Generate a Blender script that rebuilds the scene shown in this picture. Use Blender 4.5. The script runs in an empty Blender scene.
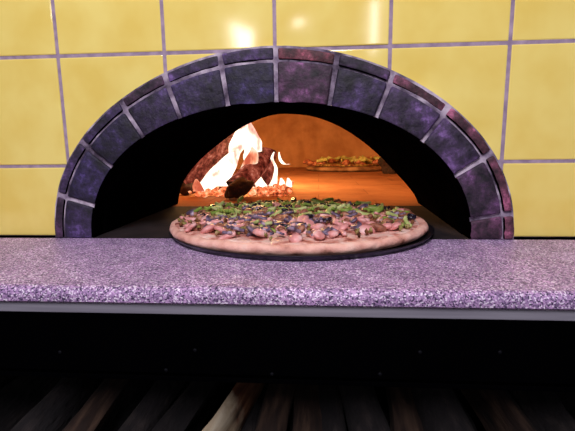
import bpy, bmesh, math, random
from mathutils import Vector, Matrix, noise
random.seed(11)
PI = math.pi
C = bpy.context.scene.collection

# ------------------------------------------------------------------ camera
F, CX, CY, HOR = 420.0, 287.5, 215.5, 145.0
pitch = math.atan((CY-HOR)/F); yaw = math.radians(4.3); roll = math.radians(.75)
CAM = Vector((0, -.52, .115))
R = Matrix.Rotation(yaw, 3, 'Z') @ Matrix.Rotation(PI/2-pitch, 3, 'X') @ Matrix.Rotation(-roll, 3, 'Z')
cd = bpy.data.cameras.new('camera'); cam = bpy.data.objects.new('camera', cd); C.objects.link(cam)
cam.matrix_world = Matrix.Translation(CAM) @ R.to_4x4()
cd.sensor_width = 36; cd.lens = F/575*36; cd.clip_start = .01
bpy.context.scene.camera = cam

def on_y(x, y, Y):            # place of a measured direction on the upright plane at Y
    d = R @ Vector(((x-CX)/F, -(y-CY)/F, -1)); return CAM + d*((Y-CAM.y)/d.y)
def on_z(x, y, Z=0):
    d = R @ Vector(((x-CX)/F, -(y-CY)/F, -1)); return CAM + d*((Z-CAM.z)/d.z)

# ------------------------------------------------------------------ materials
def mat(name, col, rough=.6, metal=0, spec=.5):
    m = bpy.data.materials.new(name); m.use_nodes = True
    b = m.node_tree.nodes['Principled BSDF']
    b.inputs['Base Color'].default_value = (*col, 1); b.inputs['Roughness'].default_value = rough
    b.inputs['Metallic'].default_value = metal; b.inputs['Specular IOR Level'].default_value = spec
    return m, m.node_tree, b
def N(t, typ, **k):
    n = t.nodes.new(typ)
    for a, v in k.items():
        if a in n.inputs.keys(): n.inputs[a].default_value = v
        else: setattr(n, a, v)
    return n
def coords(t, scale=(1, 1, 1)):
    tc = N(t, 'ShaderNodeTexCoord'); mp = N(t, 'ShaderNodeMapping'); mp.inputs['Scale'].default_value = scale
    t.links.new(tc.outputs['Object'], mp.inputs[0]); return mp.outputs[0]
def ramp(t, src, stops, interp='LINEAR'):
    r = N(t, 'ShaderNodeValToRGB'); r.color_ramp.interpolation = interp
    e = r.color_ramp.elements
    while len(e) < len(stops): e.new(.5)
    for i, (p, c) in enumerate(stops): e[i].position = p; e[i].color = (*c, 1)
    t.links.new(src, r.inputs[0]); return r.outputs[0]
def bump(t, b, src, strength, dist):
    n = N(t, 'ShaderNodeBump'); n.inputs['Strength'].default_value = strength; n.inputs['Distance'].default_value = dist
    t.links.new(src, n.inputs['Height']); t.links.new(n.outputs[0], b.inputs['Normal'])
def noisy(name, stops, scale=20, rough=.7, metal=0, bs=.5, bd=.002, detail=6, mscale=(1, 1, 1), spec=.5, bscale=None):
    m, t, b = mat(name, stops[0][1], rough, metal, spec)
    co = coords(t, mscale)
    n = N(t, 'ShaderNodeTexNoise', Scale=scale, Detail=detail); t.links.new(co, n.inputs['Vector'])
    t.links.new(ramp(t, n.outputs['Fac'], stops), b.inputs['Base Color'])
    n2 = N(t, 'ShaderNodeTexNoise', Scale=bscale or scale*2.5, Detail=6); t.links.new(co, n2.inputs['Vector'])
    if bs: bump(t, b, n2.outputs['Fac'], bs, bd)
    return m

M = {}
# glazed yellow tile, wavy glaze
m, t, b = mat('yellow_glazed_tile', (.8, .62, .17), .10)
co = coords(t)
n = N(t, 'ShaderNodeTexNoise', Scale=16, Detail=3); t.links.new(co, n.inputs['Vector'])
t.links.new(ramp(t, n.outputs['Fac'], [(.35, (.86, .66, .15)), (.65, (.93, .77, .22))]), b.inputs['Base Color'])
n = N(t, 'ShaderNodeTexNoise', Scale=9, Detail=1); t.links.new(co, n.inputs['Vector'])
bump(t, b, n.outputs['Fac'], .25, .0042)
M['tile'] = m
M['grout'] = noisy('lilac_grey_grout', [(.3, (.26, .19, .28)), (.7, (.44, .34, .44))], 90, .9, bd=.001)
# bricks with a tint stored per brick
m, t, b = mat('dark_brick', (.05, .03, .05), .62)
co = coords(t)
at = N(t, 'ShaderNodeAttribute', attribute_name='tint')
base = ramp(t, at.outputs['Fac'], [(0, (.014, .011, .032)), (.45, (.034, .022, .050)), (.75, (.074, .027, .044)), (1, (.11, .032, .036))])
n = N(t, 'ShaderNodeTexNoise', Scale=38, Detail=8, Roughness=.7); t.links.new(co, n.inputs['Vector'])
v = ramp(t, n.outputs['Fac'], [(.38, (.10, .10, .16)), (.50, (.85, .8, .95)), (.58, (2.0, 1.75, 2.3)), (.68, (6.5, 5.6, 7.5))])
mx = N(t, 'ShaderNodeMix', data_type='RGBA', blend_type='MULTIPLY'); mx.inputs[0].default_value = 1
t.links.new(base, mx.inputs[6]); t.links.new(v, mx.inputs[7]); t.links.new(mx.outputs[2], b.inputs['Base Color'])
n2 = N(t, 'ShaderNodeTexNoise', Scale=85, Detail=8, Roughness=.65); t.links.new(co, n2.inputs['Vector'])
bump(t, b, n2.outputs['Fac'], .8, .003)
M['brick'] = m
M['mortar'] = noisy('lilac_mortar', [(.36, (.05, .035, .06)), (.5, (.24, .19, .27)), (.68, (.60, .52, .62))], 48, .9, bs=.8, bd=.003)
M['soot'] = noisy('soot_coated_masonry', [(.3, (.0006, .0005, .0008)), (.7, (.0020, .0015, .0018))], 30, .95, bd=.004, spec=.0)
M['soot_floor'] = noisy('soot_stained_firebrick_floor', [(.35, (.006, .005, .007)), (.7, (.030, .021, .022))], 18, .9, bd=.001, spec=.2)
# firebrick of the chamber: large bricks faint
m, t, b = mat('chamber_firebrick', (.5, .28, .13), .95, spec=.1)
co = coords(t)
n = N(t, 'ShaderNodeTexNoise', Scale=9, Detail=8, Roughness=.65); t.links.new(co, n.inputs['Vector'])
c1 = ramp(t, n.outputs['Fac'], [(.3, (.42, .22, .10)), (.7, (.62, .38, .20))])
cz = coords(t, (5, 5, .8))
n3 = N(t, 'ShaderNodeTexNoise', Scale=3, Detail=5); t.links.new(cz, n3.inputs['Vector'])
c2 = ramp(t, n3.outputs['Fac'], [(.35, (.72, .66, .6)), (.62, (1, 1, 1))])
mx = N(t, 'ShaderNodeMix', data_type='RGBA', blend_type='MULTIPLY'); mx.inputs[0].default_value = .8
t.links.new(c1, mx.inputs[6]); t.links.new(c2, mx.inputs[7]); t.links.new(mx.outputs[2], b.inputs['Base Color'])
bump(t, b, n.outputs['Fac'], .4, .01)
M['dome'] = m
m, t, b = mat('hearth_firebrick', (.45, .25, .13), .9, spec=.1)
co = coords(t)
br = N(t, 'ShaderNodeTexBrick', Scale=1.0); br.offset = .5
br.inputs['Brick Width'].default_value = .23; br.inputs['Row Height'].default_value = .115
br.inputs['Mortar Size'].default_value = .0016; br.inputs['Mortar Smooth'].default_value = .3
br.inputs['Color1'].default_value = (.40, .21, .11, 1); br.inputs['Color2'].default_value = (.35, .18, .09, 1); br.inputs['Mortar'].default_value = (.27, .135, .07, 1)
t.links.new(co, br.inputs['Vector'])
n = N(t, 'ShaderNodeTexNoise', Scale=7, Detail=8, Roughness=.7); t.links.new(co, n.inputs['Vector'])
c2 = ramp(t, n.outputs['Fac'], [(.35, (.6, .52, .5)), (.6, (1, 1, 1))])
mx = N(t, 'ShaderNodeMix', data_type='RGBA', blend_type='MULTIPLY'); mx.inputs[0].default_value = .8
t.links.new(br.outputs['Color'], mx.inputs[6]); t.links.new(c2, mx.inputs[7]); t.links.new(mx.outputs[2], b.inputs['Base Color'])
M['hearth'] = m
# speckled granite
m, t, b = mat('violet_speckled_granite', (.4, .3, .45), .42, 0, .25)
co = coords(t)
vo = N(t, 'ShaderNodeTexVoronoi', Scale=820); t.links.new(co, vo.inputs['Vector'])
sp = N(t, 'ShaderNodeSeparateColor'); t.links.new(vo.outputs['Color'], sp.inputs[0])
c1 = ramp(t, sp.outputs[0], [(0, (.07, .05, .10)), (.14, (.20, .14, .25)), (.34, (.38, .25, .44)), (.62, (.55, .37, .59)), (.85, (.85, .78, .88))], 'CONSTANT')
n = N(t, 'ShaderNodeTexNoise', Scale=30, Detail=5); t.links.new(co, n.inputs['Vector'])
c2 = ramp(t, n.outputs['Fac'], [(.35, (.82, .78, .86)), (.65, (1.12, 1.05, 1.15))])
mx = N(t, 'ShaderNodeMix', data_type='RGBA', blend_type='MULTIPLY'); mx.inputs[0].default_value = 1
t.links.new(c1, mx.inputs[6]); t.links.new(c2, mx.inputs[7]); t.links.new(mx.outputs[2], b.inputs['Base Color'])
bump(t, b, vo.outputs['Distance'], .25, .0006)
M['granite'] = m
M['steel'] = noisy('brushed_grey_steel', [(.3, (.22, .21, .26)), (.7, (.32, .31, .37))], 12, .5, .2, bs=.1, bd=.0005, mscale=(1, 20, 20))
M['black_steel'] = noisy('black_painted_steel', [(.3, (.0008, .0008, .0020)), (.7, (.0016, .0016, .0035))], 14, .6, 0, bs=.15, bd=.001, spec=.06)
M['floor'] = noisy('worn_terracotta_floor', [(.3, (.10, .05, .035)), (.7, (.18, .09, .06))], 8, .6)
M['bolt'] = mat('dull_bolt_steel', (.045, .045, .06), .5, .6)[0]
M['pan'] = noisy('seasoned_dark_pan_steel', [(.3, (.012, .011, .016)), (.7, (.035, .032, .045))], 25, .32, .7, bs=.15, bd=.0005)
M['crust'] = noisy('baked_crust', [(.30, (.22, .08, .05)), (.42, (.74, .36, .28)), (.55, (.90, .52, .42)), (.75, (.95, .70, .58))], 38, .6, bs=.8, bd=.003, spec=.2)
M['crust_dark'] = noisy('browned_crust', [(.3, (.05, .025, .012)), (.5, (.22, .12, .06)), (.7, (.42, .28, .16))], 22, .8, bs=.8, bd=.006)
M['cheese'] = noisy('melted_cheese_and_sauce', [(.32, (.28, .06, .04)), (.45, (.66, .26, .20)), (.55, (.85, .52, .44)), (.72, (.92, .72, .62))], 60, .5, bs=.9, bd=.003)
M['pepper'] = noisy('green_pepper_flesh', [(.3, (.10, .17, .02)), (.5, (.22, .32, .05)), (.7, (.44, .54, .16))], 60, .6, spec=.2, bs=.3, bd=.001)
M['pepper_pale'] = noisy('pale_green_pepper_flesh', [(.3, (.28, .34, .09)), (.5, (.46, .52, .18)), (.7, (.70, .70, .38))], 60, .6, spec=.2, bs=.3, bd=.001)
M['sausage'] = noisy('browned_sausage', [(.3, (.10, .03, .02)), (.5, (.34, .12, .07)), (.72, (.58, .28, .18))], 80, .5, bs=.9, bd=.002)
M['mushroom'] = noisy('violet_grey_mushroom', [(.3, (.035, .022, .045)), (.47, (.15, .10, .17)), (.62, (.50, .38, .48))], 70, .45, bs=.4, bd=.001)
M['ham'] = noisy('pink_ham', [(.3, (.45, .12, .11)), (.47, (.82, .36, .34)), (.7, (.95, .68, .66))], 60, .4, bs=.4, bd=.001)
M['olive'] = mat('black_olive', (.016, .012, .022), .25)[0]
M['bits'] = noisy('chopped_topping_bits', [(.3, (.04, .02, .012)), (.45, (.20, .07, .035)), (.55, (.26, .24, .07)), (.7, (.55, .36, .22))], 95, .85, spec=.1, bs=.4, bd=.001)
M['wood_pale'] = noisy('split_pale_firewood', [(.3, (.22, .13, .07)), (.5, (.46, .34, .20)), (.7, (.66, .54, .38))], 10, .8, bs=.8, bd=.003, mscale=(7, 1, 7))
m, t, b = mat('split_firewood_pale_to_red', (.5, .4, .3), .8)
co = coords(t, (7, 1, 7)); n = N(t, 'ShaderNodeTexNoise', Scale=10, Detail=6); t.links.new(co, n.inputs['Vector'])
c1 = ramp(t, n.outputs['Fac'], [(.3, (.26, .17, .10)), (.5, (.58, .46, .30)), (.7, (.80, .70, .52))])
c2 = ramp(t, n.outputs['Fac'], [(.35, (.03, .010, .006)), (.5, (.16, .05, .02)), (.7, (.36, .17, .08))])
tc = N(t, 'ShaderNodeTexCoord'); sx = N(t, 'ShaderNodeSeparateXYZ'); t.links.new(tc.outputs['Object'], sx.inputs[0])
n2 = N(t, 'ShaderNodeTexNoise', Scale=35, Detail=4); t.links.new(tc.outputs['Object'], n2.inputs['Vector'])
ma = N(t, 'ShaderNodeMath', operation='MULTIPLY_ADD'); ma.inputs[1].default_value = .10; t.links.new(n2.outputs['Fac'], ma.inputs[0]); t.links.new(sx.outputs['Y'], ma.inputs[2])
rf = ramp(t, ma.outputs[0], [(.20, (0, 0, 0)), (.235, (1, 1, 1))])  # pale at the front end, red-brown further back along the log
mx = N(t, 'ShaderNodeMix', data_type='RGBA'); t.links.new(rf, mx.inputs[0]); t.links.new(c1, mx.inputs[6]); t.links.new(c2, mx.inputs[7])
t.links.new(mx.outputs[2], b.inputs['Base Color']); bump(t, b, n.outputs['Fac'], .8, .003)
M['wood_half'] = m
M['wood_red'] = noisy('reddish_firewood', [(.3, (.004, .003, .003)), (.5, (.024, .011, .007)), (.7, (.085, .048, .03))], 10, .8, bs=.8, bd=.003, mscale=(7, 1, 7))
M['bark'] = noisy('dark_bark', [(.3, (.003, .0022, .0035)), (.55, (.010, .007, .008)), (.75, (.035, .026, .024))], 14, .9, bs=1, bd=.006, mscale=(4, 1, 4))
M['char'] = noisy('charred_wood', [(.3, (.010, .006, .006)), (.7, (.05, .022, .018))], 30, .85, bs=1, bd=.006)
def glow(name, stops, scale, strength, base=(.05, .02, .015)):
    m, t, b = mat(name, base, .9, spec=.1)
    co = coords(t)
    n = N(t, 'ShaderNodeTexNoise', Scale=scale, Detail=5, Roughness=.65); t.links.new(co, n.inputs['Vector'])
    t.links.new(ramp(t, n.outputs['Fac'], stops), b.inputs['Emission Color']); b.inputs['Emission Strength'].default_value = strength
    bump(t, b, n.outputs['Fac'], .8, .006)
    return m
M['log_glow'] = glow('burning_log_bark', [(.36, (.02, .002, .002)), (.48, (.16, .022, .014)), (.60, (.46, .10, .06)), (.70, (.85, .36, .26))], 60, .85, (.03, .012, .01))
M['ember'] = glow('glowing_embers', [(.36, (.10, .01, .004)), (.5, (.85, .16, .05)), (.62, (1, .5, .25)), (.72, (1, .85, .7))], 60, 1.3)
def flame_mat(name, stops, scale, strength):
    m = bpy.data.materials.new(name); m.use_nodes = True; t = m.node_tree; t.nodes.clear()
    out = N(t, 'ShaderNodeOutputMaterial'); em = N(t, 'ShaderNodeEmission'); em.inputs[1].default_value = strength
    n = N(t, 'ShaderNodeTexNoise', Scale=scale, Detail=3); t.links.new(coords(t, (1, 1, .55)), n.inputs['Vector'])
    t.links.new(ramp(t, n.outputs['Fac'], stops), em.inputs[0]); t.links.new(em.outputs[0], out.inputs[0])
    return m
M['flame'] = flame_mat('white_hot_flame', [(.28, (.45, .12, .10)), (.37, (.75, .35, .26)), (.44, (1, .80, .60)), (1, (1, .93, .82))], 30, 2.2)
M['flame_soft'] = flame_mat('orange_pink_flame', [(.34, (.55, .10, .05)), (.46, (.9, .30, .16)), (.56, (1, .62, .42)), (.68, (1, .9, .75))], 40, 1.2)

# ------------------------------------------------------------------ object helpers
def obj(name, bm, m, parent=None, smooth=True):
    me = bpy.data.meshes.new(name); bm.normal_update()
    if smooth:
        for f in bm.faces: f.smooth = True
    bm.to_mesh(me); bm.free()
    for mm in (m if isinstance(m, (list, tuple)) else [m]): me.materials.append(mm)
    o = bpy.data.objects.new(name, me); C.objects.link(o)
    if parent: o.parent = parent
    return o
def tag(o, label, cat=None, group=None, kind=None):
    o['label'] = label
    if cat: o['category'] = cat
    if group: o['group'] = group
    if kind: o['kind'] = kind
    return o
def empty(name, loc=(0, 0, 0), rz=0):
    o = bpy.data.objects.new(name, None); C.objects.link(o); o.location = loc; o.rotation_euler = (0, 0, rz)
    o.empty_display_size = .03; return o
def add_box(bm, x0, x1, y0, y1, z0, z1, bev=0, seg=2, mi=0):
    r = bmesh.ops.create_cube(bm, size=1); vs = r['verts']
    for v in vs:
        v.co = Vector(((x0+x1)/2+v.co.x*(x1-x0), (y0+y1)/2+v.co.y*(y1-y0), (z0+z1)/2+v.co.z*(z1-z0)))
    if bev:
        es = list({e for v in vs for e in v.link_edges})
        r = bmesh.ops.bevel(bm, geom=es, offset=bev, segments=seg, affect='EDGES', profile=.6)
        for f in r['faces']: f.material_index = mi
    for v in vs:
        if v.is_valid:
            for f in v.link_faces: f.material_index = mi
def sharp(o, ang=.6):
    o.data.shade_smooth()
    o.data.set_sharp_from_angle(angle=ang)
    return o

# ------------------------------------------------------------------ arch curves
AX, AH, AA, AN = -.054, .164, .235, 2.15
def face_curve():            # intrados of the brick arch from left foot to right foot
    pts = []
    for i in range(401):
        th = PI - PI*i/400; c, s = math.cos(th), math.sin(th)
        pts.append(Vector((AX + AA*math.copysign(abs(c)**(2/AN), c), 0, AH*abs(s)**(2/AN))))
    return pts
FC = face_curve(); S = [0]
for a, b_ in zip(FC, FC[1:]): S.append(S[-1]+(b_-a).length)
L = S[-1]
def at(s):                   # point and outward normal at arc length s
    s = max(0, min(L, s)); i = 0
    lo, hi = 0, 400
    while hi-lo > 1:
        mid = (lo+hi)//2
        if S[mid] <= s: lo = mid
        else: hi = mid
    u = (s-S[lo])/max(1e-9, S[hi]-S[lo]); p = FC[lo].lerp(FC[hi], u)
    k0, k1 = max(0, lo-8), min(400, lo+9); tg = (FC[k1]-FC[k0]).normalized()
    nrm = Vector((-tg.z, 0, tg.x))
    if s < .004: nrm = Vector((-1, 0, 0))
    if s > L-.004: nrm = Vector((1, 0, 0))
    return p, nrm
def off(s, r, y):
    p, n = at(s); u = min(1, abs(p.x-AX)/.20); q = p+n*(r*(1-.20*u*u*(3-2*u))); q.y = y; q.z = max(q.z, 0.0004); return q
def nearest_s(P):
    best = min(range(0, 1001), key=lambda k: abs((P-at(L*k/1000)[0]).cross(at(L*k/1000)[1]).length) if (P-at(L*k/1000)[0]).length < .09 else 9)
    return L*best/1000
joints = [nearest_s(on_y(x, y, 0)) for x, y in [(136, 120), (175, 97), (225, 78), (277, 75), (334, 77), (383, 97), (432, 126)]]
s = joints[0]; left = []
while s > .03: s -= .056; left.append(s)
s = joints[-1]; right = []
while s < L-.03: s += .056; right.append(s)
left = [q for q in left if q > .02]+[0]; right = [q for q in right if q < L-.02]+[L]
joints = sorted(left+joints+right)

oven = empty('pizza_oven', (AX, .5, 0))
tag(oven, 'wood-fired brick oven with arched dark brick mouth set in the yellow tiled wall', 'oven')
def child(name, bm, m, parent=oven, smooth=True):
    o = obj(name, bm, m, parent, smooth); o.matrix_parent_inverse = Matrix.Translation(-Vector(parent.location)) if parent.type == 'EMPTY' else Matrix()
    return o

# bricks
bm = bmesh.new(); tint = bm.loops.layers.float_color.new('tint')
def voussoir(s0, s1, r0, r1, y0, y1, tn):
    k = 5; ring = []
    j = lambda: random.uniform(-.0012, .0012)
    jr0, jr1, jy = j(), j(), random.uniform(-.0022, .0012)
    sk = random.uniform(-.001, .001)
    for i in range(k):
        s = s0+(s1-s0)*i/(k-1)
        ring.append([bm.verts.new(off(s, r0+jr0*.3, y0+jy)), bm.verts.new(off(s+sk, r1+jr1*.5, y0+jy)), bm.verts.new(off(s+sk, r1+jr1*.5, y1)), bm.verts.new(off(s, r0+jr0*.3, y1))])
    fs = []
    for a, b_ in zip(ring, ring[1:]):
        for q in range(4):
            fs.append(bm.faces.new((a[q], b_[q], b_[(q+1) % 4], a[(q+1) % 4])))
    fs.append(bm.faces.new(ring[0])); fs.append(bm.faces.new(ring[-1][::-1]))
    es = []
    for a, b_ in zip(ring, ring[1:]):
        for q in range(4): es.append(bm.edges.get((a[q], b_[q])))
    for e_ in (ring[0], ring[-1]):
        for q in range(4): es.append(bm.edges.get((e_[q], e_[(q+1) % 4])))
    n0 = set(bm.faces)
    bmesh.ops.bevel(bm, geom=es, offset=.0024, segments=3, affect='EDGES', profile=.55)
    newf = [f for f in bm.faces if f not in n0 or f in fs]
    for f in newf:
        if f.is_valid:
            for l in f.loops: l[tint] = (tn, tn, tn, 1)
tints = {}
g = .0024
for i, (s0, s1) in enumerate(zip(joints, joints[1:])):
    mx_ = off((s0+s1)/2, 0, 0).x
    base_t = random.uniform(.0, .45)
    t2 = random.uniform(.25, .8)
    if -.05 < mx_ < .02: t2 = 1.0; base_t = .62
    if mx_ > .08: t2 = .85; base_t = random.uniform(.35, .7)
    e0 = 0 if s0 == 0 else g; e1 = 0 if s1 == L else g
    voussoir(s0+e0, s1-e1, 0, .0462, -.013, .016, base_t)
    voussoir(s0+e0, s1-e1, .0492, .0625, -.0125, .016, t2)
bmesh.ops.recalc_face_normals(bm, faces=bm.faces)
def soot_soffit(bm):          # the underside towards the fire is coated with soot
    for f in bm.faces:
        c = f.calc_center_median(); n = Vector((AX-c.x, 0, -.02-c.z)).normalized()
        if f.normal.dot(n) > .55: f.material_index = 1
bm.normal_update(); soot_soffit(bm)
arch = child('brick_arch', bm, [M['brick'], M['soot']])
sharp(arch, .9)
def sweep(bm, r0, r1, y0, y1, n=120, sc=None):
    rows = []
    for i in range(n+1):
        s = L*i/n
        rows.append([bm.verts.new(off(s, r0, y0)), bm.verts.new(off(s, r1, y0)), bm.verts.new(off(s, r1, y1)), bm.verts.new(off(s, r0, y1))])
    for a, b_ in zip(rows, rows[1:]):
        for q in range(4): bm.faces.new((a[q], b_[q], b_[(q+1) % 4], a[(q+1) % 4]))
    bm.faces.new(rows[0]); bm.faces.new(rows[-1][::-1]); bmesh.ops.recalc_face_normals(bm, faces=bm.faces)
bm = bmesh.new(); sweep(bm, .0012, .0645, -.0105, .0158, 240)
for v in bm.verts:
    if v.co.y < 0: v.co.y += (noise.noise(v.co*60))*.0012
bm.normal_update(); soot_soffit(bm)
mo = child('mortar', bm, [M['mortar'], M['soot']])
mo.parent = arch; mo.matrix_parent_inverse = Matrix()
sharp(mo, .6)

# throat between the brick arch and the chamber
def interp(P, n):
    out = []; k = len(P)-1
    for i in range(n):
        t_ = i/(n-1)*k; j = min(int(t_), k-1); u = t_-j
        p0, p1, p2, p3 = P[max(j-1, 0)], P[j], P[j+1], P[min(j+2, k)]
        out.append(tuple(.5*((2*p1[a])+(-p0[a]+p2[a])*u+(2*p0[a]-5*p1[a]+4*p2[a]-p3[a])*u*u+(-p0[a]+3*p1[a]-3*p2[a]+p3[a])*u**3) for a in (0, 1)))
    return out
RX = -.045
G = interp([(-.24, 0), (-.228, .042), (-.195, .083), (-.148, .121), (-.098, .153), (-.045, .172), (.0, .173), (.045, .165), (.095, .143), (.149, .104), (.197, .056), (.228, .02), (.238, 0)], 81)
TY = .272
def face_at(k, n=81):
    return off(L*k/(n-1), 0, 0)
bm = bmesh.new(); rows = []
NY = 14
for j in range(NY+1):
    u = j/NY; y = .0162+(TY-.0162)*u; row = []
    for k in range(81):
        a = face_at(k); gx, gz = G[k]
        x = a.x*(1-u)+(RX+gx)*u; z = a.z*(1-u)+gz*u
        nn = noise.noise(Vector((x*25, y*25, z*25)))*.003*(0 if j in (0,) else 1)*(min(1, z/.02))
        row.append(bm.verts.new((x, y, z+nn)))
    rows.append(row)
for a, b_ in zip(rows, rows[1:]):
    for k in range(80): bm.faces.new((a[k], a[k+1], b_[k+1], b_[k]))
# outer skin of the vault (thickness)
rows2 = []
for y, sc in ((.0162, 1.0), (TY, 1.0)):
    row = []
    for k in range(81):
        src = rows[0][k].co if y < .1 else rows[-1][k].co
        d = Vector((src.x-AX, 0, src.z+.02)).normalized()*.05
        row.append(bm.verts.new((src.x+d.x, y, max(0, src.z+d.z))))
    rows2.append(row)
for k in range(80):
    bm.faces.new((rows2[0][k], rows2[1][k], rows2[1][k+1], rows2[0][k+1]))
    bm.faces.new((rows2[0][k+1], rows[0][k+1], rows[0][k], rows2[0][k]))
throat = child('oven_throat', bm, M['soot'])

# chamber: front wall with the inner opening, and dome
DC = Vector((RX, .95, 0)); DR = Vector((.66, .72, .42))
cut = TY
fr = math.sqrt(max(0, 1-((DC.y-cut)/DR.y)**2))
fx, fz = max(DR.x*fr, .30), max(DR.z*fr, .21)
bm = bmesh.new(); inner = []; outer = []
for k in range(81):
    gx, gz = G[k]; th = PI-PI*k/80
    inner.append(bm.verts.new((RX+gx, TY, gz)))
    outer.append(bm.verts.new((RX+math.cos(th)*.40, TY+.001, math.sin(th)*.30)))
inner2 = [bm.verts.new((v.co.x*1.0, TY+.035, v.co.z)) for v in inner]
outer2 = [bm.verts.new((v.co.x, TY+.036, v.co.z)) for v in outer]
for k in range(80):
    bm.faces.new((outer[k], outer[k+1], inner[k+1], inner[k]))
    bm.faces.new((inner[k], inner[k+1], inner2[k+1], inner2[k]))
    bm.faces.new((inner2[k], inner2[k+1], outer2[k+1], outer2[k]))
child('inner_arch', bm, M['soot'])
bm = bmesh.new(); rows = []
NU, NV = 96, 40
for j in range(NV+1):
    ph = PI/2*j/NV; row = []
    for i in range(NU):
        th = 2*PI*i/NU
        rr = 1+noise.noise(Vector((math.cos(th)*2, math.sin(th)*2, ph*2)))*.02
        # walls rise straight for a little, then curve into the dome
        zz = math.sin(ph)**.85
        row.append((DC.x+DR.x*math.cos(ph)*math.cos(th)*rr, DC.y+DR.y*math.cos(ph)*math.sin(th)*rr, DR.z*zz))
    rows.append([bm.verts.new(p) for p in row])
for a, b_ in zip(rows, rows[1:]):
    for i in range(NU):
        if b_ is rows[-1] and False: continue
        bm.faces.new((a[i], b_[i], b_[(i+1) % NU], a[(i+1) % NU]))
bmesh.ops.remove_doubles(bm, verts=bm.verts, dist=1e-5)
bmesh.ops.bisect_plane(bm, geom=bm.verts[:]+bm.edges[:]+bm.faces[:], plane_co=(0, TY+.03, 0), plane_no=(0, -1, 0), clear_outer=True)
child('oven_dome', bm, M['dome'])
bm = bmesh.new()
add_box(bm, -.80, .70, TY, 1.75, -.02, 0)
child('hearth_floor', bm, M['hearth'], smooth=False)
bm = bmesh.new()
add_box(bm, -.33, .235, -.0105, TY-.0005, -.02, .0)
child('throat_floor', bm, M['soot_floor'], smooth=False)
# unseen box added round the dome to keep daylight out of the chamber
bm = bmesh.new()
add_box(bm, -.85, .75, .075, 1.85, -.02, .56)
for f in [f for f in bm.faces if f.normal.z < -.9 or f.normal.y < -.9]: bm.faces.remove(f)
child('light_block_box', bm, M['soot'], smooth=False)

# ------------------------------------------------------------------ tiled wall
TW = .1345; JX, JZ = -.0515, .2265
bm = bmesh.new(); gap = .0019
for i in range(-6, 6):
    for j in range(-2, 4):
        x0 = JX+i*TW; z0 = JZ+j*TW
        z0c = max(z0+gap, .001)
        if z0+TW-gap <= .01: continue
        r0 = random.uniform(-.0006, .0006)
        add_box(bm, x0+gap, x0+TW-gap, .0005+r0, .03, z0c, z0+TW-gap, 0.0016, 2)
tiles = obj('wall_back', bm, M['tile'])
tiles['kind'] = 'structure'
bm = bmesh.new()
add_box(bm, JX-6*TW, JX+6*TW, .0014, .075, .0006, JZ+4*TW)
grout = obj('wall_grout', bm, M['grout'], smooth=False)
bm = bmesh.new()
fr_, bk_ = [], []
for i in range(161):
    s = L*i/160; q = off(s, .0635, -.1)
    fr_.append(bm.verts.new((q.x, -.1, q.z))); bk_.append(bm.verts.new((q.x, .2, q.z)))
for lst, y in ((fr_, -.1), (bk_, .2)):
    lst.insert(0, bm.verts.new((lst[0].co.x, y, -.1))); lst.append(bm.verts.new((lst[-1].co.x, y, -.1)))
bm.faces.new(fr_); bm.faces.new(bk_[::-1])
n_ = len(fr_)
for i in range(n_): bm.faces.new((fr_[i], bk_[i], bk_[(i+1) % n_], fr_[(i+1) % n_]))
bmesh.ops.recalc_face_normals(bm, faces=bm.faces)
cutter = obj('cutter', bm, M['grout'], smooth=False)
for o in (tiles, grout):
    md = o.modifiers.new('cut', 'BOOLEAN'); md.operation = 'DIFFERENCE'; md.solver = 'EXACT'; md.object = cutter
dg = bpy.context.evaluated_depsgraph_get(); dg.update()
for o in (tiles, grout):
    me = bpy.data.meshes.new_from_object(o.evaluated_get(dg)); o.modifiers.clear(); o.data = me
bpy.data.objects.remove(cutter)
# tiles and grout: one wall mesh
bm = bmesh.new(); bm.from_mesh(grout.data)
for f in bm.faces: f.material_index = 1; f.smooth = False
k = len(bm.faces); bm.from_mesh(tiles.data); bm.faces.ensure_lookup_table()
for f in bm.faces[k:]: f.material_index = 0
bpy.data.objects.remove(grout)
tiles.data.materials.clear()
tiles.data.materials.append(M['tile']); tiles.data.materials.append(M['grout'])
bm.to_mesh(tiles.data); bm.free()
sharp(tiles, .15)

# ------------------------------------------------------------------ granite shelf
SHY = -.198
shelf = empty('granite_shelf', (-.05, -.1, -.02))
tag(shelf, 'violet speckled granite ledge running in front of the oven mouth', 'shelf')
bm = bmesh.new(); prof = [(-.0115, 0), (SHY+.008, 0)]
for a in range(1, 7): prof.append((SHY+.008-.008*math.sin(a/6*PI/2), -.008+.008*math.cos(a/6*PI/2)))
prof += [(SHY, -.0125), (SHY+.002, -.0145), (-.0115, -.0145)]
def extrude_x(bm, prof, x0, x1):
    A = [bm.verts.new((x0, y, z)) for y, z in prof]; B = [bm.verts.new((x1, y, z)) for y, z in prof]
    bm.faces.new(A); bm.faces.new(B[::-1])
    for i in range(len(prof)): bm.faces.new((A[i], B[i], B[(i+1) % len(prof)], A[(i+1) % len(prof)]))
    bmesh.ops.recalc_face_normals(bm, faces=bm.faces)
extrude_x(bm, prof, -.74, .62)
sharp(child('granite_slab', bm, M['granite'], shelf), .5)
bm = bmesh.new(); add_box(bm, -.74, .62, SHY+.003, SHY+.006, -.0235, -.0147, .0006)
add_box(bm, -.74, .62, SHY+.006, -.02, -.0175, -.0147)
ed = child('steel_support_edge', bm, M['steel'], shelf, smooth=False)
tag(ed, 'flat grey steel strip under the slab')

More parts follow.
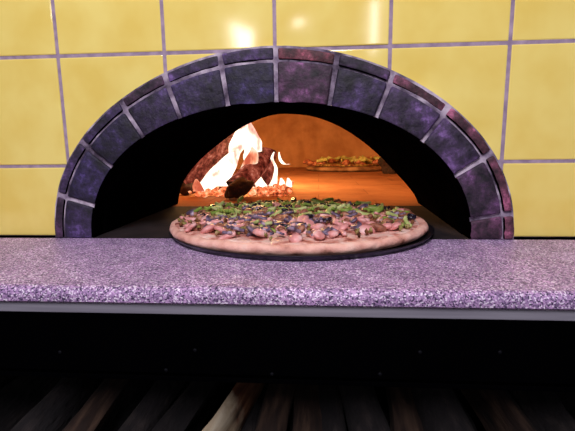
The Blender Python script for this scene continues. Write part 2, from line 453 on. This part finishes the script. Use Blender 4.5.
# ------------------------------------------------------------------ stand below with firewood bay
BZ = -.33
stand = empty('oven_stand', (-.05, .1, BZ-.01))
tag(stand, 'black steel stand under the shelf with a riveted front panel and open wood bay', 'stand')
bm = bmesh.new(); add_box(bm, -.70, .58, -.004, .006, -.190, -.0176, .001)
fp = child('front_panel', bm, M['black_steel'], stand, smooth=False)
bm = bmesh.new(); add_box(bm, -.70, .58, -.010, .012, -.1975, -.1903, .001)
child('panel_lip', bm, M['black_steel'], stand, smooth=False)
bm = bmesh.new(); add_box(bm, -.70, .58, -.40, .55, BZ-.012, BZ)
child('base_plate', bm, M['black_steel'], stand, smooth=False)
bm = bmesh.new(); add_box(bm, -.70, .58, .55, .56, BZ-.012, -.02)
child('back_plate', bm, M['black_steel'], stand, smooth=False)
for x in (-.71, .58):
    bm = bmesh.new(); add_box(bm, x, x+.01, -.19, .56, BZ-.012, -.0240)
    child('side_plate', bm, M['black_steel'], stand, smooth=False)
for x in (-.69, .54):
    for y in (-.38, .51):
        bm = bmesh.new(); add_box(bm, x, x+.03, y, y+.03, -.95, BZ-.0122, .002)
        child('leg', bm, M['black_steel'], stand, smooth=False)
bm = bmesh.new(); add_box(bm, -2.5, 2.5, -3.5, 2.0, -.97, -.95)
fl = obj('floor', bm, M['floor'], smooth=False); fl['kind'] = 'structure'
bm = bmesh.new(); bmesh.ops.create_uvsphere(bm, u_segments=16, v_segments=8, radius=.0028)
for v in bm.verts: v.co.y *= .5
rv = None
for (px, py) in [(195, 350), (166, 370), (272, 374), (380, 374), (60, 352), (500, 352), (420, 352)]:
    p = on_y(px, py, -.0042)
    if rv is None: o = rv = child('rivet', bm, M['bolt'], fp)
    else:
        o = rv.copy(); C.objects.link(o)
    o.location = p; o.matrix_parent_inverse = Matrix()

# ------------------------------------------------------------------ firewood
def rough_log(name, L_, r, mats, split=0, seed=0, nseg=14, nr=16, parent=None):
    """log along +Y, split = number of flat cleft faces"""
    bm = bmesh.new(); rings = []
    cuts = [(random.uniform(0, 2*PI), random.uniform(.15, .5)) for _ in range(split)]
    for j in range(nseg+1):
        y = L_*j/nseg; ring = []
        for i in range(nr):
            a = 2*PI*i/nr; q = 1.0
            for ca, cr in cuts:
                c = math.cos(a-ca)
                if c > 0.05: q = min(q, cr/c)
            q *= 1+.13*noise.noise(Vector((math.cos(a)*1.6+seed, math.sin(a)*1.6, y*9+seed)))+.05*noise.noise(Vector((math.cos(a)*6+seed, math.sin(a)*6, y*40)))
            ring.append(bm.verts.new((math.cos(a)*r*q+.006*math.sin(y*9+seed), y, math.sin(a)*r*q)))
        rings.append(ring)
    for a, b_ in zip(rings, rings[1:]):
        for i in range(nr): bm.faces.new((a[i], a[(i+1) % nr], b_[(i+1) % nr], b_[i]))
    for ring, fl in ((rings[0], 1), (rings[-1], 0)):
        c = Vector((0, 0, 0))
        for v in ring: c += v.co
        cv = bm.verts.new(c/nr)
        for i in range(nr):
            f = bm.faces.new((ring[i], ring[(i+1) % nr], cv)); f.material_index = 1 if len(mats) > 1 else 0
    bmesh.ops.recalc_face_normals(bm, faces=bm.faces)
    o = obj(name, bm, mats, parent); sharp(o, .7); return o

def lay(o, a, b_):            # put a log's axis from point a towards point b
    d = (b_-a).normalized(); o.location = a
    o.rotation_mode = 'QUATERNION'; o.rotation_quaternion = d.to_track_quat('Y', 'Z')
GW = 'firewood in the bay under the shelf'
# (front px at y 431, rear px at 388, radius, material, split, label)
W = [
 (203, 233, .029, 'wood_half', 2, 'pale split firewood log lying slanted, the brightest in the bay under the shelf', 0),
 (273, 283, .021, 'wood_red', 1, 'thin brown firewood stick just right of the brightest slanted log, under the shelf', .004),
 (301, 303, .024, 'wood_red', 2, 'brown firewood log in the middle of the bay, below the pizza', .006),
 (334, 326, .020, 'bark', 1, 'dark barked firewood stick right of the brown middle log', .002),
 (374, 362, .026, 'bark', 0, 'round dark log in the bay, between the barked stick and the pale topped log', -.014),
 (414, 404, .028, 'wood_red', 1, 'firewood log with a faint pale top at the right of the wood bay', -.022),
 (460, 440, .029, 'bark', 0, 'round dark log lying right of the pale topped log in the bay', -.01),
 (516, 488, .027, 'wood_red', 2, 'reddish split log second from the right end of the wood row', -.008),
 (570, 536, .028, 'bark', 1, 'barked log at the far right end of the wood row', -.01),
 (160, 196, .019, 'bark', 1, 'dim dark stick lying parallel to the left of the brightest slanted log', -.004),
 (128, 158, .021, 'bark', 1, 'dim barked log second to the left of the brightest slanted log', -.006),
 (82, 114, .027, 'wood_red', 2, 'reddish split log at the left side of the wood bay', -.008),
 (22, 62, .028, 'bark', 0, 'round barked log at the far left end of the wood row', -.01),
]
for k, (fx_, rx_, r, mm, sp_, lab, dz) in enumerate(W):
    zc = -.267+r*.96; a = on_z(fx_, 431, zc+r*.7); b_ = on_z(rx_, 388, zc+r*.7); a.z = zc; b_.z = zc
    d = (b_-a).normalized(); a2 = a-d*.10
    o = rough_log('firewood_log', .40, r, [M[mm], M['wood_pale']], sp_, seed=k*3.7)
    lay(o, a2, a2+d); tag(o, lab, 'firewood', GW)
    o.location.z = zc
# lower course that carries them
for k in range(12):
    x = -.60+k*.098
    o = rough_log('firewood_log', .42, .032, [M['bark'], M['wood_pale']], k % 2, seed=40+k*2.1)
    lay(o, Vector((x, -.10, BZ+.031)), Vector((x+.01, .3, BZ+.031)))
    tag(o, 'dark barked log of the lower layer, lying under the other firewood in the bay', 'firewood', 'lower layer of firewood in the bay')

# ------------------------------------------------------------------ pan and pizza
PC = Vector((-.0295, .0485, 0)); PRX, PRY = .1705, .162
def lathe_ellipse(bm, prof, rx, ry, n=96, wob=0, seed=0, close=True, fn=None):
    rows = []
    for (q, z) in prof:
        row = []
        for i in range(n):
            a = 2*PI*i/n; w = 1+wob*noise.noise(Vector((math.cos(a)*1.7+seed, math.sin(a)*1.7, 0)))+wob*.5*noise.noise(Vector((math.cos(a)*6+seed, math.sin(a)*6, 3)))
            x, y = rx*q*w*math.cos(a), ry*q*w*math.sin(a)
            zz = z+(fn(x, y, z, q) if fn else 0)
            row.append(bm.verts.new((x, y, zz)))
        rows.append(row)
    for a, b_ in zip(rows, rows[1:]):
        for i in range(n): bm.faces.new((a[i], a[(i+1) % n], b_[(i+1) % n], b_[i]))
    bm.faces.new(rows[0][::-1]); bm.faces.new(rows[-1])
    bmesh.ops.recalc_face_normals(bm, faces=bm.faces)
pan = bmesh.new()
lathe_ellipse(pan, [(.90, .0006), (.985, .0008), (1.018, .0050), (1.026, .0056), (1.03, .0050), (1.022, .0040), (.99, .0030), (.975, .0016), (.9, .0016)][:0] or
   [(.93, .0004), (.99, .0006), (1.016, .0062), (1.020, .0070), (1.012, .0070), (.985, .0018), (.93, .0016)], PRX, PRY)
pan_o = obj('pizza_pan', pan, M['pan']); pan_o.location = PC+Vector((.0050, -.0030, 0))
tag(pan_o, 'thin dark round steel pan under the large pizza at the oven mouth', 'pan')

pz = empty('pizza', PC+Vector((0, 0, .0025)))
tag(pz, 'large pizza with green peppers and mushrooms, half out of the oven mouth', 'pizza')
def lump(x, y, z, q):
    return (.0016*noise.noise(Vector((x*45, y*45, 0)))+.001*noise.noise(Vector((x*120, y*120, 4))))*(1 if z > .004 else 0)
bm = bmesh.new()
lathe_ellipse(bm, [(.92, 0), (.955, .0005), (.985, .003), (1.0, .0065), (1.0, .0090), (.992, .0118), (.975, .0132), (.955, .0130), (.935, .0118), (.90, .0105), (.6, .0105), (.3, .0105)], PRX, PRY, 128, .012, 2, fn=lump)
obj('crust', bm, M['crust'], pz)
bm = bmesh.new()
lathe_ellipse(bm, [(.950, .0100), (.945, .0128), (.925, .0134), (.85, .0128), (.65, .0128), (.5, .0128), (.35, .0128), (.2, .0128), (.08, .0128)], PRX, PRY, 128, .03, 5, fn=lambda x, y, z, q: lump(x, y, z, q)*1.0)
obj('cheese', bm, M['cheese'], pz)

def arc_strip(r, w, th, span, n=10):
    bm = bmesh.new(); rows = []
    for i in range(n+1):
        a = -span/2+span*i/n; c, s_ = math.cos(a), math.sin(a)
        tw = 1-.35*abs(2*i/n-1)**3
        rows.append([bm.verts.new(((r-w*tw/2)*c-r, (r-w*tw/2)*s_, 0)), bm.verts.new(((r-w*tw*.3)*c-r, (r-w*tw*.3)*s_, th)), bm.verts.new(((r+w*tw*.3)*c-r, (r+w*tw*.3)*s_, th)), bm.verts.new(((r+w*tw/2)*c-r, (r+w*tw/2)*s_, 0))])
    for a, b_ in zip(rows, rows[1:]):
        for q in range(4): bm.faces.new((a[q], b_[q], b_[(q+1) % 4], a[(q+1) % 4]))
    bm.faces.new(rows[0]); bm.faces.new(rows[-1][::-1]); bmesh.ops.recalc_face_normals(bm, faces=bm.faces); return bm
def chunk(r, seed, flat=.7, sub=2, amp=.35):
    bm = bmesh.new(); bmesh.ops.create_icosphere(bm, subdivisions=sub, radius=r)
    for v in bm.verts:
        v.co *= 1+amp*noise.noise(v.co/r*1.1+Vector((seed, 0, 0)))
        v.co.z *= flat
    return bm
def slice_mushroom(r, th):
    out = []
    for i in range(14):
        a = PI*i/13; out.append((r*math.cos(a), r*.75*math.sin(a)))
    out += [(-r*.95, -.12*r), (-.3*r, -.02*r), (-.26*r, -.75*r), (.26*r, -.8*r), (.3*r, -.02*r), (.95*r, -.12*r)]
    bm = bmesh.new(); A = [bm.verts.new((x, y, 0)) for x, y in out]; B = [bm.verts.new((x*.93, y*.93, th)) for x, y in out]
    bm.faces.new(A[::-1]); bm.faces.new(B)
    for i in range(len(out)): bm.faces.new((A[i], A[(i+1) % len(out)], B[(i+1) % len(out)], B[i]))
    return bm
def ring_olive(r, h):
    bm = bmesh.new(); n = 16; prof = [(r*.5, 0), (r, 0), (r*1.04, h*.5), (r, h), (r*.5, h)]; rows = []
    for i in range(n):
        a = 2*PI*i/n; rows.append([bm.verts.new((q*math.cos(a), q*math.sin(a), z)) for q, z in prof])
    for i in range(n):
        for j in range(5): bm.faces.new((rows[i][j], rows[(i+1) % n][j], rows[(i+1) % n][(j+1) % 5], rows[i][(j+1) % 5]))
    bmesh.ops.recalc_face_normals(bm, faces=bm.faces); return bm
def protos(name, bms, m, parent):
    return [obj(name, b_, m, parent) for b_ in bms]
def scatter(protos_, spots, zbase, parent):
    for k, (x, y, sc) in enumerate(spots):
        src = protos_[k % len(protos_)]
        if k < len(protos_): o = src
        else: o = src.copy(); C.objects.link(o); o.parent = parent
        o.location = (x, y, zbase+random.uniform(-.001, .0035))
        o.rotation_euler = (random.uniform(-.45, .45), random.uniform(-.45, .45), random.uniform(0, 2*PI))
        sc *= 1.05; o.scale = (sc, sc, sc)
def rnd_spots(n, cond, lim=.91, s0=.8, s1=1.3):
    out = []
    while len(out) < n:
        x, y = random.uniform(-1, 1), random.uniform(-1, 1)
        if math.hypot(x, y) < lim and cond(x, y) > random.random(): out.append((x*PRX, y*PRY, random.uniform(s0, s1)))
    return out
# unit disc: y -1 front (near us), +1 back
front_band = lambda x, y: 1 if y > -.74 else .25
pep = protos('pepper_strip', [arc_strip(.011, .0042, .0032, 2.2), arc_strip(.014, .005, .003, 1.6), arc_strip(.008, .0045, .0034, 3.0)], M['pepper'], pz)
scatter(pep, rnd_spots(70, lambda x, y: (1 if y > .05 else .12)*front_band(x, y), s0=.9, s1=1.4), .0150, pz)
pep2 = protos('pepper_strip', [arc_strip(.012, .0055, .003, 1.9), arc_strip(.016, .006, .0035, 1.3)], M['pepper_pale'], pz)
scatter(pep2, rnd_spots(60, lambda x, y: (1 if y > -.1 else .15)*front_band(x, y), s0=.9, s1=1.5), .0155, pz)
sau = protos('sausage_chunk', [chunk(.0062, 1), chunk(.0052, 5), chunk(.0070, 9, .6)], M['sausage'], pz)
scatter(sau, rnd_spots(100, lambda x, y: (.8)*front_band(x, y)), .0160, pz)
mus = protos('mushroom_slice', [slice_mushroom(.0085, .003), slice_mushroom(.007, .0026)], M['mushroom'], pz)
def fm(x, y): return (1 if (y < .1 and -.62 < x < .45) else .22)*(1 if y > -.78 else 0)
scatter(mus, rnd_spots(90, fm, s0=.8, s1=1.3), .0160, pz)
ham = protos('ham_piece', [chunk(.0080, 13, .45), chunk(.0066, 17, .5), arc_strip(.02, .0075, .003, .9)], M['ham'], pz)
scatter(ham, rnd_spots(100, lambda x, y: (1 if y < -.1 else .10)*(1 if y > -.8 else .6)), .0150, pz)
olv = protos('olive_ring', [ring_olive(.0048, .0030)], M['olive'], pz)
scatter(olv, rnd_spots(44, lambda x, y: (1 if y > .35 else .25)*(1 if y > -.65 else 0)), .0165, pz)
bm = bmesh.new()
for (x, y, sc) in rnd_spots(520, lambda x, y: (1 if y > -.1 else .45)*(1 if y > -.78 else .3), .93):
    b2 = chunk(.0026*sc, random.uniform(0, 50), .8, 1, .5); me = bpy.data.meshes.new('t')
    for v in b2.verts: v.co += Vector((x, y, .0155+random.uniform(-.001, .0045)))
    b2.to_mesh(me); b2.free(); bm.from_mesh(me); bpy.data.meshes.remove(me)
cb = obj('topping_crumbs', bm, M['bits'], pz); cb['kind'] = 'stuff'

# ------------------------------------------------------------------ second pizza at the back of the chamber
p2c = on_z(349, 170); p2c.y = 1.40; p2c.x = on_y(349, 167, 1.40).x
p2 = empty('pizza', (p2c.x, p2c.y, .001)); S2 = .195
tag(p2, 'smaller pizza baking deep inside the oven near the back wall', 'pizza')
bm = bmesh.new()
lathe_ellipse(bm, [(.9, 0), (.98, .004), (1.0, .010), (.97, .016), (.9, .02), (.4, .022)], S2, S2*.8, 64, .03, 9)
obj('crust', bm, M['crust_dark'], p2)
bm = bmesh.new(); lathe_ellipse(bm, [(.88, .022), (.86, .030), (.4, .031)], S2, S2*.8, 48, .05, 3); obj('cheese', bm, M['bits'], p2)
pr = protos('topping_chunk', [chunk(.017, 3, .75), chunk(.013, 8, .9), chunk(.021, 12, .6)], M['sausage'], p2)
for k in range(46):
    o = pr[k] if k < 3 else pr[k % 3].copy()
    if k >= 3: C.objects.link(o); o.parent = p2
    a, q = random.uniform(0, 2*PI), math.sqrt(random.random())*.96
    o.location = (S2*q*math.cos(a), S2*.8*q*math.sin(a), .030+random.uniform(-.006, .012)); o.rotation_euler = (0, 0, random.uniform(0, 6))
pr = protos('pepper_strip', [arc_strip(.03, .010, .012, 1.7)], M['pepper_pale'], p2)
for k in range(22):
    o = pr[0] if k < 1 else pr[0].copy()
    if k >= 1: C.objects.link(o); o.parent = p2
    a, q = random.uniform(0, 2*PI), math.sqrt(random.random())*.85
    o.location = (S2*q*math.cos(a), S2*.8*q*math.sin(a), .042); o.rotation_euler = (random.uniform(-.5, .5), 0, random.uniform(0, 6))
bm = chunk(.05, 31, .75, 3, .5)
o = obj('charred_wood_lump', bm, M['char']); o.location = on_y(389, 166, 1.15); o.location.z = .040; o.scale = (.8, .8, 1.1)
tag(o, 'black charred lump of wood on the hearth right of the far pizza', 'charred wood')

# ------------------------------------------------------------------ fire
FY = .47
def burn(px0, py0, y0, px1, py1, y1, r, m, split, seed, label):
    a, b_ = on_y(px0, py0, y0), on_y(px1, py1, y1)
    o = rough_log('burning_log', (b_-a).length, r, [m, M['char']], split, seed=seed, nseg=20, nr=20)
    lay(o, a, b_); tag(o, label, 'log', 'burning logs in the oven'); return o
burn(184, 184, FY-.01, 243, 126, FY+.08, .030, M['log_glow'], 1, 3, 'glowing red log leaning steeply at the left of the fire')
burn(232, 190, FY-.075, 262, 160, FY+.03, .024, M['log_glow'], 1, 8, 'short glowing log with a black front end in the middle of the fire')
burn(258, 188, FY+.06, 266, 151, FY+.10, .024, M['log_glow'], 0, 14, 'dim red log standing behind the small flames at the right of the fire')
burn(188, 191, FY+.05, 262, 184, FY+.12, .022, M['log_glow'], 0, 21, 'log lying flat along the bottom of the fire behind the embers')
o = obj('charred_wood_lump', chunk(.030, 7, .62, 3, .35), M['char']); p = on_y(239, 189, FY-.10); o.location = (p.x, p.y, .026)
o.scale = (1.15, .8, 1); o.rotation_euler = (0, -.45, 0)
tag(o, 'black charred chunk at the foot of the large flame', 'charred wood')
o = obj('charred_wood_lump', chunk(.022, 19, .7, 3, .35), M['char']); p = on_z(184, 196); o.location = (p.x, p.y+.02, .016)
tag(o, 'black charred chunk at the left foot of the leaning red log', 'charred wood')
bm = bmesh.new()
for k in range(190):
    px = random.uniform(190, 292); y_ = FY-.06+random.random()**1.3*.22
    p = on_y(px, 190, y_); q = random.uniform(.004, .011)
    b2 = chunk(q, random.uniform(0, 60), .8, 1, .5); me = bpy.data.meshes.new('t')
    hump = .012*random.random()
    for v in b2.verts: v.co += Vector((p.x, y_, q*.6+hump))
    b2.to_mesh(me); b2.free(); bm.from_mesh(me); bpy.data.meshes.remove(me)
o = obj('ember_bed', bm, M['ember']); tag(o, 'bed of glowing embers under the burning logs', 'embers', kind='stuff')

fire = empty('fire', (on_y(230, 190, FY).x, FY, .01)); tag(fire, 'bright white and orange fire burning at the left side of the oven chamber', 'fire')
def tongue(pts, m, depth=.55, seed=0):
    P = [(on_y(x, y, Y), r*(Y-CAM.y)/F) for x, y, r, Y in pts]
    n = 28; rings = []; bm = bmesh.new(); k = len(P)-1
    for i in range(n+1):
        t_ = i/n*k; j = min(int(t_), k-1); u = t_-j
        def cr(f):
            p0, p1, p2, p3 = f(P[max(j-1, 0)]), f(P[j]), f(P[j+1]), f(P[min(j+2, k)])
            return .5*((2*p1)+(-p0+p2)*u+(2*p0-5*p1+4*p2-p3)*u*u+(-p0+3*p1-3*p2+p3)*u**3)
        c = Vector([cr(lambda q, a=a: q[0][a]) for a in range(3)]); r = max(.0008, cr(lambda q: q[1]))
        ring = []
        for h in range(16):
            a = 2*PI*h/16
            w = 1+.34*noise.noise(Vector((math.cos(a)*1.3+seed, math.sin(a)*1.3, c.z*38)))
            ring.append(bm.verts.new(c+Vector((math.cos(a)*r*w, math.sin(a)*r*depth*w, 0))))
        rings.append(ring)
    for a, b_ in zip(rings, rings[1:]):
        for h in range(16): bm.faces.new((a[h], a[(h+1) % 16], b_[(h+1) % 16], b_[h]))
    bm.faces.new(rings[0][::-1]); bm.faces.new(rings[-1])
    o = obj('flame_tongue', bm, m); o.parent = fire; o.matrix_parent_inverse = Matrix.Translation(-Vector(fire.location)); return o
tongue([(203, 191, 6, FY-.05), (210, 184, 10, FY-.05), (219, 172, 10, FY-.05), (227, 160, 7, FY-.04), (232, 152, 2, FY-.03)], M['flame'], seed=1)
tongue([(222, 186, 6, FY-.01), (227, 174, 6, FY-.01), (233, 158, 6, FY), (238, 146, 9, FY+.02), (244, 134, 10, FY+.03), (247, 125, 6, FY+.03), (243, 118, 1, FY+.03)], M['flame'], seed=4)
tongue([(250, 162, 5, FY+.02), (252, 152, 9, FY+.02), (253, 141, 8, FY+.02), (251, 130, 4, FY+.02), (249, 121, 1, FY+.02)], M['flame'], seed=7)
tongue([(244, 172, 6, FY-.02), (250, 164, 8, FY-.02), (253, 154, 5, FY-.02), (252, 147, .6, FY-.02)], M['flame_soft'], seed=9)
tongue([(262, 187, 6, FY+.02), (259, 181, 5, FY+.02), (258, 173, 1, FY+.02)], M['flame'], seed=11)
tongue([(273, 186, 4, FY+.04), (275, 178, 2.5, FY+.04), (276, 168, 1.5, FY+.04), (272, 159, 1.4, FY+.04), (274, 152, .5, FY+.04)], M['flame'], seed=13)
tongue([(289, 164, 1.5, FY+.06), (284, 164, 1.8, FY+.06), (280, 159, 1.4, FY+.06), (279, 152, .5, FY+.06)], M['flame'], seed=15)
tongue([(282, 187, 3, FY+.04), (282, 182, 2.3, FY+.04), (281, 178, .8, FY+.04)], M['flame'], seed=17)
tongue([(289, 187, 2.8, FY+.04), (289, 182, 2.3, FY+.04), (288, 178, .8, FY+.04)], M['flame'], seed=18)
tongue([(199, 191, 6, FY-.06), (197, 186, 5, FY-.06), (196, 179, 1, FY-.06)], M['flame_soft'], seed=21)

# ------------------------------------------------------------------ lights
def area(name, loc, target, size, power, col, sy=None):
    l = bpy.data.lights.new(name, 'AREA'); l.energy = power; l.size = size; l.color = col
    if sy: l.shape = 'RECTANGLE'; l.size_y = sy
    o = bpy.data.objects.new(name, l); C.objects.link(o); o.location = loc
    o.rotation_euler = (Vector(target)-Vector(loc)).to_track_quat('-Z', 'Y').to_euler(); return o
def pt(name, loc, power, col, r):
    l = bpy.data.lights.new(name, 'POINT'); l.energy = power; l.color = col; l.shadow_soft_size = r
    o = bpy.data.objects.new(name, l); C.objects.link(o); o.location = loc; return o
area('hood_light', (-.1, -1.08, 1.15), (-.05, -.02, .05), .45, 20, (1, .93, 1.0))
area('ceiling_lamp', (-.95, -4.79, 1.40), (0, 0, .2), .26, 9, (1, .96, .95), .34)
area('ceiling_strip_lamp', (.63, -4.81, 1.5), (0, 0, .2), .07, 5, (1, .96, .95), .60)
area('ceiling_spot_lamp', (-.22, -4.82, 1.555), (0, 0, .2), .06, 1.2, (1, .96, .95))
pt('fire_light', on_y(262, 150, FY+.12)+Vector((0, 0, .03)), 6.5, (1, .53, .20), .05)
pt('fire_light', on_y(215, 150, FY+.22)+Vector((0, 0, .10)), 10.5, (1, .53, .20), .06)
w = bpy.data.worlds.new('world'); bpy.context.scene.world = w; w.use_nodes = True
w.node_tree.nodes['Background'].inputs[0].default_value = (.80, .78, 1, 1); w.node_tree.nodes['Background'].inputs[1].default_value = .12

vs = bpy.context.scene.view_settings
vs.view_transform = 'Standard'; vs.look = 'None'; vs.gamma = 1; vs.exposure = 0
